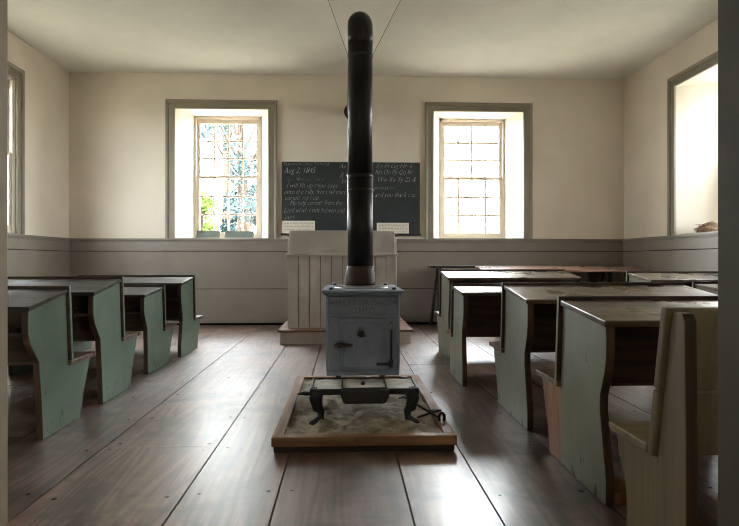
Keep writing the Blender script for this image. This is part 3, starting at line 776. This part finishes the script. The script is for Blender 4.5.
# ------------------------------------------------------------------ sill things
def slate(x0, x1, h, label):
    r = thing('writing_slate', ((x0+x1)/2, D+.3, CAP+.006), label, 'slate', 'slates on the back left window sill')
    y0 = D+.285; z0 = CAP+.0065; k = .07
    P = lambda u, v, d: (x0+u, y0+v*.45+d*.9, z0+v*.9-d*.45+.006)
    def pb(b, u0, u1, v0, v1, d0, d1):
        i = b.verts([P(u0,v0,d0),P(u1,v0,d0),P(u1,v1,d0),P(u0,v1,d0),P(u0,v0,d1),P(u1,v0,d1),P(u1,v1,d1),P(u0,v1,d1)])
        for f in ((3,2,1,0), (4,5,6,7), (0,1,5,4), (1,2,6,5), (2,3,7,6), (3,0,4,7)): b.face([i+q for q in f])
    w = x1-x0; e = .016
    b = MB(); pb(b, e, w-e, e, h-e, .003, .009); b.build('slate_face', M['sillslate'], r)
    b = MB(); pb(b, 0, w, 0, e, 0, .012); pb(b, 0, w, h-e, h, 0, .012); pb(b, 0, e, e, h-e, 0, .012); pb(b, w-e, w, e, h-e, 0, .012); b.build('slate_frame', M['slateframe'], r, .002)
slate(-2.13, -1.80, .125, 'dark writing slate leaning in left rear window, the left one of two')
slate(-1.73, -1.32, .120, 'wider dark writing slate leaning in left rear window, right of the other')

# bird nest on right sill
rn = random.Random(3)
b = MB()
cx, cy, cz = XR+.25, 6.43, CAP+.006
for k in range(150):
    a = rn.uniform(0, 2*PI); r = rn.uniform(.02, .13); hgt = .02+.12*math.exp(-(r/.11)**2)*rn.random()
    p = Vector((cx+r*math.cos(a)*1.25, cy+r*math.sin(a), cz+hgt)); L = rn.uniform(.03, .09)
    dr_ = Vector((-math.sin(a)+rn.uniform(-.6, .6), math.cos(a)+rn.uniform(-.6, .6), rn.uniform(-.25, .35))).normalized()
    q0, q1, q2 = p-dr_*L, p+Vector((0, 0, .008)), p+dr_*L
    for q in (q0, q1, q2): q.z = max(q.z, cz+.004)
    b.tube([q0, q1, q2], [.002, .004, .002], 5)
b.lathe([(.12, .0), (.13, .02), (.11, .065), (.07, .085), (.03, .06)], (cx, cy, cz+.0005), 18)
tag(b.build('bird_nest', M['nest']), 'ragged brown nest of dry twigs on the right window sill', 'nest')

# ------------------------------------------------------------------ outside
b = MB(); b.quad((-70, -40, -.35), (70, -40, -.35), (70, 90, -.35), (-70, 90, -.35))
tag(b.build('ground', M['grass'], fixn=False), kind='structure')
def tree(x, y, h, r, leaf, label, n, seed, low=.25, sz=.16, gaps=None):
    rr = random.Random(seed)
    t = thing('tree', (x, y, -.35), label, 'tree', 'trees outside the windows')
    b = MB(); b.tube([(x, y, -.36), (x+.05, y, h*.3), (x-.05, y+.1, h*.6), (x, y, h*.9)], [h*.03, h*.024, h*.015, .02], 10)
    cl = []
    for k in range(int(9+h*2)):
        a = rr.uniform(0, 2*PI); zz = h*(low+(1-low)*rr.random()**.8); rad = r*math.sqrt(rr.random())*(1-.5*max(0, (zz/h-.6)/.4))
        c = Vector((x+rad*math.cos(a), y+rad*math.sin(a), zz)); cl.append((c, rr.uniform(.28, .5)*r))
        b.tube([(x, y, zz*.75), tuple(c.lerp(Vector((x, y, zz)), .4)), tuple(c)], [.05, .03, .012], 6)
    b.build('trunk', M['bark'], t)
    b = MB()
    for k in range(n):
        c, cr = rr.choice(cl)
        d = Vector((rr.gauss(0, 1), rr.gauss(0, 1), rr.gauss(0, .8))).normalized()*cr*rr.random()**.4
        p = c+d; u = Vector((rr.gauss(0, 1), rr.gauss(0, 1), rr.gauss(0, 1))).normalized(); w = u.orthogonal().normalized(); s = sz*rr.uniform(.6, 1.2)
        b.quad(p-u*s, p+w*s*.45, p+u*s, p-w*s*.45)
    b.build('foliage', M[leaf], t, fixn=False)
tree(-3.15, 17.5, 7.6, 1.35, 'leafblue', 'blue-green tree straight behind the left rear window', 5000, 11, .08, .085)
tree(-5.3, 26, 13, 2.6, 'leaf', 'taller green tree farther off, its crown at top of left rear window', 5500, 12, .5, .12)
tree(-4.75, 19, 3.3, .75, 'leafbright', 'bright yellow-green bush low in the left rear window', 4000, 13, .1, .08)
tree(-8.9, 15.3, 9, 2.4, 'leafblue', 'blue-green tree outside the far left side window', 9000, 14, .06, .13)
tree(-7.8, 10.2, 8.5, 2.1, 'leafblue', 'dense tree added to block sky at the left side window, nearest the rear corner', 9000, 15, .04, .13)  # added to cut the daylight coming through the left window
tree(-7.6, 5.6, 8.5, 2.3, 'leaf', 'dense tree added to block sky at the left side window, beside the front desks', 9000, 16, .04, .13)  # second added tree, dims the left window further
tree(6.5, 2.2, 7.0, 1.7, 'leaf', 'unseen leafy tree added to shade the right side window reveal', 8000, 17, .03, .11)  # added out of view to shade the reveal and break up the sun
tree(-3.5, 20.5, 3.4, 1.0, 'leafblue', 'low blue-green bush at the bottom of left rear window', 4500, 18, .05, .09)
bd = thing('outbuilding', (4.6, 17, -.35), 'sunlit whitewashed building outside the right rear window', 'building')
b = MB(); b.box(1.2, 10, 16, 20, -.4, 4.2); b.build('wall', M['brick'], bd)
b = MB(); b.prism_x([(15.7, 4.2), (20.3, 4.2), (18, 5.6)], 1.0, 10.2); b.build('roof', M['slateframe'], bd)

# ------------------------------------------------------------------ light
SKY, SUN, EXPO = 1.0, .35, 5.3
w = bpy.data.worlds.new('sky'); SC.world = w; w.use_nodes = True
bgn = w.node_tree.nodes['Background']; bgn.inputs[0].default_value = (.93, .97, 1.0, 1); bgn.inputs[1].default_value = SKY
wt = w.node_tree       # hazy sky, brighter beyond the rear windows
tcn = wt.nodes.new('ShaderNodeTexCoord'); sx = wt.nodes.new('ShaderNodeSeparateXYZ'); mr = wt.nodes.new('ShaderNodeMapRange')
wt.links.new(tcn.outputs['Generated'], sx.inputs[0]); wt.links.new(sx.outputs['Y'], mr.inputs[0])
for k, v_ in ((1, -.1), (2, .9), (3, SKY*.95), (4, SKY*1.9)): mr.inputs[k].default_value = v_
wt.links.new(mr.outputs[0], bgn.inputs[1])
sl = bpy.data.lights.new('sun', 'SUN'); sl.energy = SUN; sl.angle = math.radians(4); sl.color = (1, .95, .88)
so = bpy.data.objects.new('sun', sl); COL.objects.link(so)
dirv = Vector((-1, 2.6, -.55)).normalized()
so.rotation_euler = dirv.to_track_quat('-Z', 'Y').to_euler(); so.location = (10, -30, 12)

SC.view_settings.view_transform = 'Standard'; SC.view_settings.look = 'None'
SC.view_settings.gamma = 1; SC.view_settings.use_curve_mapping = False
SC.view_settings.exposure = EXPO
cy = SC.cycles
cy.filter_width = 1.0; cy.use_denoising = True; cy.max_bounces = 14; cy.diffuse_bounces = 8; cy.glossy_bounces = 4; cy.transparent_max_bounces = 12
cy.sample_clamp_indirect = 8; cy.use_adaptive_sampling = True

for o in list(bpy.data.objects):
    if '_o' in o: del o['_o']
